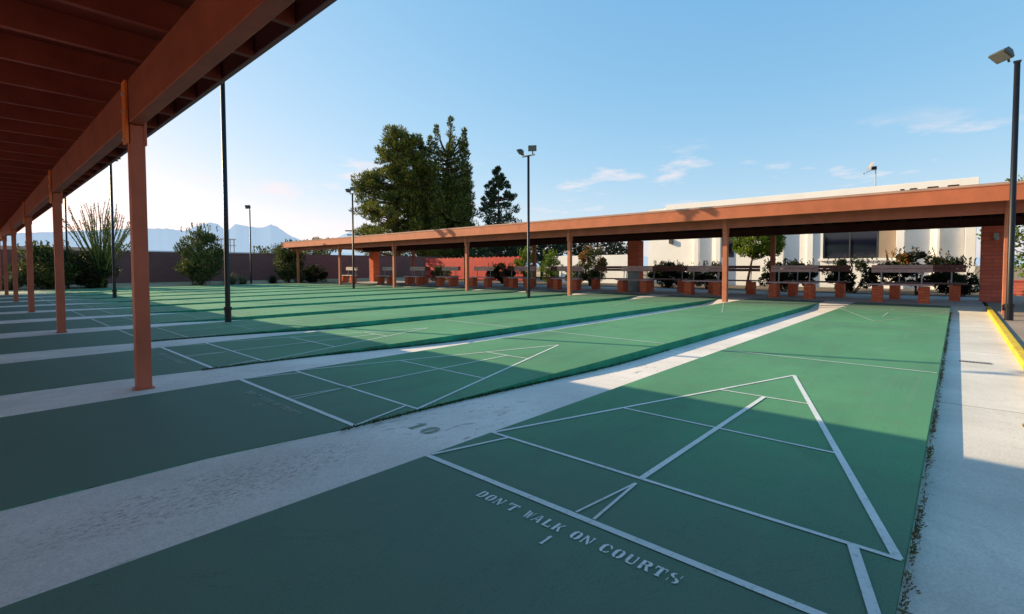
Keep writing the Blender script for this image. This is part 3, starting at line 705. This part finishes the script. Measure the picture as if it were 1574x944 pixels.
shrub((-17.7,20.4,-.05), .6,.5,.1,1.95,'bright','sunlit yellow-green shrub right of the red fence', 38, cr=.24, dens=160)
shrub((-15.9,20.4,-.05), .6,.5,.1,1.75,'bright','sunlit green shrub behind the black twin-lamp pole', 32, cr=.24, dens=160)
shrub((-18.9,19.6,-.05), .95,.7,.0,1.12,'hedge','round dark bush in front of the red fence', 44, dens=240)
shrub((-13.9,19.8,-.05), .5,.5,.0,.9,'bright','low yellow-green plant left of the orange-tipped shrub', 20, dens=160)
shrub((-24.4,19.6,-.05), .7,.6,.0,1.0,'olive','low olive bush in front of the left part of the red fence', 24, dens=180)
GL = 'desert plants along the block wall'
shrub((-29.5,7.0,-.03), 1.25,.95,.1,3.0,'olive','tall loose olive-green bush between the near post and light pole', 80, cr=.36, leaf=(.15,.05,.7), dens=190, group=GL)
shrub((-29.6,.95,-.03), 1.0,1.2,.0,1.95,'olive','dark green bush left of the ocotillo', 60, cr=.36, leaf=(.15,.06,.5), dens=190, group=GL)
shrub((-29.4,2.4,-.03), .9,.9,.0,1.6,'hedge','dark bush at the foot of the ocotillo', 36, cr=.33, leaf=(.15,.06,.5), dens=170, group=GL)
shrub((-29.6,11.8,-.03), .7,.75,.1,2.4,'olive','green bush beside the farthest shelter corner post', 44, cr=.32, leaf=(.15,.05,.6), dens=180, group=GL)
shrub((-29.6,13.5,-.03), .7,.7,.0,1.0,'hedge','low round dark bush right of the shelter corner post', 26, cr=.28, leaf=(.12,.05,.4), dens=170, group=GL)
def tuft(loc, r, h, n, mat, label, name='agave', cat='plant', w=.03, group=GL):
    mb = MB()
    for _ in range(n):
        a = random.uniform(0,2*PI); e = random.uniform(.25,1.45); L_ = h*random.uniform(.7,1.1); 
        d = Vector((math.cos(a)*math.cos(e)*r/h, math.sin(a)*math.cos(e)*r/h, math.sin(e))); s = Vector((-math.sin(a),math.cos(a),0))*w/2
        p0 = d*.03; p1 = d*L_*.55; p2 = d*L_ + Vector((0,0,-.12*L_*math.cos(e)))
        k = len(mb.v); mb.v += [tuple(p0-s),tuple(p0+s),tuple(p1+s*.9),tuple(p1-s*.9),tuple(p2)]; mb.f += [(k,k+1,k+2,k+3),(k+3,k+2,k+4)]
    o = mb.build(name, M[mat]); o.location = loc; return tag(o, label, cat, group)
tuft((-29.3,8.4,-.03), .9,.75,420,'agave','pale grass-like tuft right of the tall olive bush')
tuft((-29.2,9.0,-.03), .6,.55,260,'agave','smaller pale tuft beside the small far light pole, on its left')
tuft((-29.2,12.3,-.03), .9,.75,420,'agave','pale spiky tuft at the foot of the shelter corner post')
tuft((-29.3,10.7,-.03), .7,.6,260,'hedge','dark grey-green low plant left of the corner bush')
tuft((-29.3,-.3,-.03), .9,.8,420,'agave','grey-green spiky tuft far left between two orange posts')
tuft((-25.6,18.9,-.03), .6,.6,200,'agave','spiky grey plant behind the benches near the red fence', group='spiky plants behind the benches')
# ocotillo
random.seed(3)
oc = empty('ocotillo', (-29.0, 2.75, -.03)); lf = MB(); cn = MB()
for i in range(66):
    a = random.uniform(0,2*PI); sp = random.uniform(.12,1.0)**.8; L_ = random.uniform(3.3,4.6)*(1-.12*sp)
    dx, dy = math.cos(a)*sp, math.sin(a)*sp*1.0
    pts = []
    for q in range(7):
        f = q/6; rr = 1.75*(f**1.25)*.95; wob = .05*math.sin(i+q*1.7)
        pts.append((dx*rr+wob*f, dy*rr+wob*f, L_*f*(1-.10*sp*f)))
    cn.tube(pts, [.028,.027,.024,.020,.016,.011,.006], 5)
    for q in range(230):
        f = random.uniform(.10,1)**.9; k = min(5, int(f*6)); tt = f*6-k; p = Vector(pts[k]).lerp(Vector(pts[k+1]), tt)
        leafquad(lf, p + rv()*.03, rv(), rv()+Vector((0,0,.5)), .062, .028)
cn.build('cane', M['cane'], oc); lf.build('foliage', M['cane'], oc)
tag(oc, 'tall ocotillo with many thin upright canes by the block wall', 'ocotillo')

# weeds in the crack along the first court (uncountable)
random.seed(13)
wd = MB()
for _ in range(5600):
    y = random.uniform(-1.2, 12.5); 
    dens = .35+.65*(math.sin(y*3.1)+math.sin(y*7.3+1) > .1)
    if random.random() > dens: continue
    if y < .5 and random.random() > .55: continue
    x = CR + .004 + abs(random.gauss(0, .010)); z = zwalk(y)
    h = random.uniform(.006,.021)
    d = Vector((random.uniform(-.2,1.1), random.uniform(-.8,.8), random.uniform(.2,1))).normalized()
    leafquad(wd, Vector((x, y, z+.004)) + d*h*.5, rv(), d, h, .0055)
tag(wd.build('dry_weeds', M['dry']), 'dry brown weeds growing along the crack beside the first court', 'weeds', None, 'stuff')
ms = MB()
for k in range(1, 4):
    for _ in range(2600):
        y = random.uniform(-.1, 4.2) ; 
        if random.random() < y/5.5: continue
        x = CR - P*k + .002 + abs(random.gauss(0,.012)); h = random.uniform(.008,.03); d = Vector((random.uniform(0,.7), random.uniform(-.7,.7), 1)).normalized()
        leafquad(ms, Vector((x,y,zg(y)+.003))+d*h*.5, rv(), d, h, .006)
M['moss'] = leaf_mat('edge_grass', [(.01,.03,.008),(.03,.06,.015),(.05,.08,.02)])
tag(ms.build('edge_grass', M['moss']), 'short green grass along the raised court edges', 'grass', None, 'stuff')
# fallen leaves on the walk
lc = MB()
for _ in range(26):
    leafquad(lc, Vector((random.gauss(0,.014), random.gauss(0,.014), random.uniform(.004,.02))), rv()+Vector((0,0,1)), rv(), .03, .02)
o = lc.build('leaf_litter', leaf_mat('yellow_leaf', [(.35,.25,.04),(.55,.42,.08)])); o.location = (1.355, 2.84, zwalk(2.84))
tag(o, 'small clump of yellow dead leaves on the pale concrete walk', 'leaves')

# ------------------------------------------------------------------ beyond the wall
up = empty('utility_pole', (-76.0, 43.0, -.1))
MB().tube([(0,0,0),(0,0,8.4)], [.22,.15], 10).build('pole', M['bark'], up)
for z, wv in ((7.3,1.3),(6.6,1.0)):
    a = MB(); a.obox(Matrix.Translation((0,0,z)) @ Matrix.Rotation(R(42),4,'Z'), wv*2, .18, .2); a.build('crossarm', M['bark'], up)
tag(up, 'distant wooden utility pole with two crossarms above the shelter end', 'utility pole')
hz = NT('distant_white_roof'); M['far'] = hz.fin(hz.ramp(hz.noise(.3,2), [(.3,(.55,.58,.62)),(.7,(.62,.64,.68))]), .8)
fb_ = empty('distant_building', (-70.0, 18.0, -.1))
MB().box(-5,5,-9,12,0,2.75).build('wall', M['far'], fb_)
MB().box(-5.2,5.2,-9.2,12.2,2.752,2.95).build('roof', M['far'], fb_)
tk = MB()
for y in (2.5,4.0):
    for x in (-.7,.7): tk.tube([(x,y,2.95),(x,y,4.7)], .07, 6)
tk.box(-.9,.9,2.3,4.2,4.7,4.8); tk.box(-.9,.9,2.3,4.2,3.9,3.97); tk.build('rooftop_frame', M['galv'], fb_)
tag(fb_, 'long pale flat-roofed building beyond the block wall, frame on its roof', 'building', 'distant buildings')
f2 = empty('distant_building', (-58.0, -1.5, -.1))
MB().box(-4,4,-7,7,0,2.6).build('wall', M['far'], f2); MB().box(-4.2,4.2,-7.2,7.2,2.602,2.8).build('roof', M['roofing'], f2)
tag(f2, 'pale building beyond the block wall behind the left-hand posts', 'building', 'distant buildings')
random.seed(31)
for i, (x, y, h, rx) in enumerate(((-62,24,3.6,3.5),(-60,9,3.2,3.0),(-66,31,3.8,4.2),(-56,36,4.2,3.2),(-48,40,5.0,3.5))):
    blobtree((x,y,-.1), rx, 2.2, .8, h, 'olive', ['distant scrubby tree beyond the block wall, second from the left','distant scrubby tree beyond the block wall, farthest left','distant wide scrubby tree below the utility pole','distant tree left of the big pine, lower','distant tree just left of the big pine, taller'][i], nclump=24, cr=.8, leaf=(.32,.14), n=70, tr=.15, group='distant trees beyond the block wall')

# mountains: two ridges, real distance, haze painted in as a blue glow
def ridge(name, dist, pts, mat, thick):
    """pts: (azimuth degrees left of +y, elevation degrees of crest)"""
    mb = MB(); random.seed(name)
    fine = []
    for (a0,e0),(a1,e1) in zip(pts, pts[1:]):
        n = max(2, int(abs(a1-a0)/.18))
        for i in range(n):
            f = i/n; fine.append((a0+(a1-a0)*f, e0+(e1-e0)*f + random.uniform(-.035,.035)))
    fine.append(pts[-1]); rows = 7
    for a, e in fine:
        for r_ in range(rows):
            f = r_/(rows-1); dd = dist*(1 - thick*(1-f)); h = dist*math.tan(R(e))*(f**1.25)*(1+random.uniform(-.02,.02)*(f < .95))
            ar = R(a + random.uniform(-.03,.03)*(f < .95)); mb.v.append((-math.sin(ar)*dd, math.cos(ar)*dd, h-3*(f == 0)))
    for i in range(len(fine)-1):
        for r_ in range(rows-1):
            a = i*rows+r_; mb.f.append((a, a+rows, a+rows+1, a+1))
    return tag(mb.build(name, mat, None, 0, True), kind='structure')
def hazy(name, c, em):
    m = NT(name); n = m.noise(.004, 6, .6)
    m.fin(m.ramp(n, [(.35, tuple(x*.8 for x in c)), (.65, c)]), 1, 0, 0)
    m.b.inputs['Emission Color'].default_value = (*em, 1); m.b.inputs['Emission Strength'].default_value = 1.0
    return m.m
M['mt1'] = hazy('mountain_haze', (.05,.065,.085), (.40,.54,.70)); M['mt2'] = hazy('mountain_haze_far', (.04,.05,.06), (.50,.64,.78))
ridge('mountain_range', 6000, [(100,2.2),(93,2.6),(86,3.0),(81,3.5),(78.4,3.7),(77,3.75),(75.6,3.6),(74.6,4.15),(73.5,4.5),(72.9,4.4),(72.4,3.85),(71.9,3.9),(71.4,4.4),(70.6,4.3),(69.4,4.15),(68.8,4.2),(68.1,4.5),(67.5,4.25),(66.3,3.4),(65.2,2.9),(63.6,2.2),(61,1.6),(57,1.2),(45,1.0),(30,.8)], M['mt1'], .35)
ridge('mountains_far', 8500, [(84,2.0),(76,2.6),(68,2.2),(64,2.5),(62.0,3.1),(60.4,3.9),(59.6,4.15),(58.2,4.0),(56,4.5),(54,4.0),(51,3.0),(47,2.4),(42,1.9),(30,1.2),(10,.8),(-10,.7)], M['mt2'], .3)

# ------------------------------------------------------------------ sky, sun, camera
SUN_DX, SUN_DY = 2.25, .78      # shadow run per metre of height
el = math.atan(1/math.hypot(SUN_DX, SUN_DY)); sdir = Vector((SUN_DX, SUN_DY, -1)).normalized()
sun = bpy.data.lights.new('sun', 'SUN'); sun.energy = 7.4; sun.angle = R(.53); sun.color = (1, .80, .50)
so = bpy.data.objects.new('sun', sun); COL.objects.link(so); so.rotation_euler = sdir.to_track_quat('-Z', 'Y').to_euler(); so.location = (-30,-10,20)
wd_ = bpy.data.worlds.new("World"); S.world = wd_; wd_.use_nodes = True
n = wd_.node_tree.nodes; l = wd_.node_tree.links; n.clear()
out = n.new('ShaderNodeOutputWorld'); bg = n.new('ShaderNodeBackground'); sky = n.new('ShaderNodeTexSky')
sky.sky_type = 'NISHITA'; sky.sun_disc = False; sky.sun_elevation = el
sky.sun_rotation = math.atan2(-SUN_DX, -SUN_DY) % (2*PI)    # compass angle from +Y toward +X
sky.altitude = 800; sky.air_density = 1.2; sky.dust_density = 1.0; sky.ozone_density = 3.0
tc = n.new('ShaderNodeTexCoord'); sp = n.new('ShaderNodeSeparateXYZ'); l.new(tc.outputs['Generated'], sp.inputs[0])
def mth(op, a, b=0, clamp=False):
    x = n.new('ShaderNodeMath'); x.operation = op; x.use_clamp = clamp
    for i, v in enumerate((a, b)):
        if isinstance(v, (int, float)): x.inputs[i].default_value = v
        else: l.new(v, x.inputs[i])
    return x.outputs[0]
zc = mth('MAXIMUM', sp.outputs[2], .03)
cv = n.new('ShaderNodeCombineXYZ'); l.new(mth('DIVIDE', sp.outputs[0], mth('ADD', zc, .08)), cv.inputs[0]); l.new(mth('DIVIDE', sp.outputs[1], mth('ADD', zc, .08)), cv.inputs[1]); cv.inputs[2].default_value = 3.7
nz = n.new('ShaderNodeTexNoise'); nz.inputs['Scale'].default_value = 1.35; nz.inputs['Detail'].default_value = 7; nz.inputs['Roughness'].default_value = .6; l.new(cv.outputs[0], nz.inputs['Vector'])
cr = n.new('ShaderNodeMapRange'); cr.inputs['From Min'].default_value = .565; cr.inputs['From Max'].default_value = .70; l.new(nz.outputs['Fac'], cr.inputs['Value'])
em = n.new('ShaderNodeMapRange'); em.inputs['From Min'].default_value = .245; em.inputs['From Max'].default_value = .19; l.new(sp.outputs[2], em.inputs['Value'])
cf = mth('MULTIPLY', mth('MULTIPLY', cr.outputs[0], em.outputs[0]), .75)
mx = n.new('ShaderNodeMix'); mx.data_type = 'RGBA'; l.new(cf, mx.inputs[0]); l.new(sky.outputs[0], mx.inputs[6])
CLOUD = (10.2, 9.0, 9.0, 1); mx.inputs[7].default_value = CLOUD
l.new(mx.outputs[2], bg.inputs['Color']); bg.inputs['Strength'].default_value = .10;
# tone of the sky: lift the blue upper sky the way the photograph's long tonal range does
ss = n.new('ShaderNodeSeparateColor'); cc_ = n.new('ShaderNodeCombineColor'); l.new(sky.outputs[0], ss.inputs[0])
for i, (g_, k_) in enumerate(((.90,1.72),(.50,1.17),(.30,1.13))):
    l.new(mth('MULTIPLY', mth('POWER', mth('MULTIPLY', ss.outputs[i], .1), g_), k_*10), cc_.inputs[i])
l.new(cc_.outputs[0], mx.inputs[6])
l.new(bg.outputs[0], out.inputs[0])

f, C, yaw, pitch, roll, ppy = 757.0, Vector((1.0166,-1.5024,.9334)), -.7356, -.03583, -.00298, 437.53
Fw = Vector((math.sin(yaw)*math.cos(pitch), math.cos(yaw)*math.cos(pitch), math.sin(pitch))); Rt = Vector((math.cos(yaw), -math.sin(yaw), 0)); Upv = Rt.cross(Fw)
R2 = Rt*math.cos(roll)+Upv*math.sin(roll); U2 = -Rt*math.sin(roll)+Upv*math.cos(roll)
cam = bpy.data.cameras.new('camera'); co = bpy.data.objects.new('camera', cam); COL.objects.link(co)
mt = Matrix((R2, U2, -Fw)).transposed().to_4x4(); mt.translation = C; co.matrix_world = mt
cam.sensor_width = 36; cam.lens = f/1574*36; cam.shift_y = -(472-ppy)/1574; cam.clip_start = .05; cam.clip_end = 30000
S.camera = co
S.view_settings.view_transform = 'Standard'; S.view_settings.look = 'None'; S.view_settings.exposure = 0; S.view_settings.gamma = 1
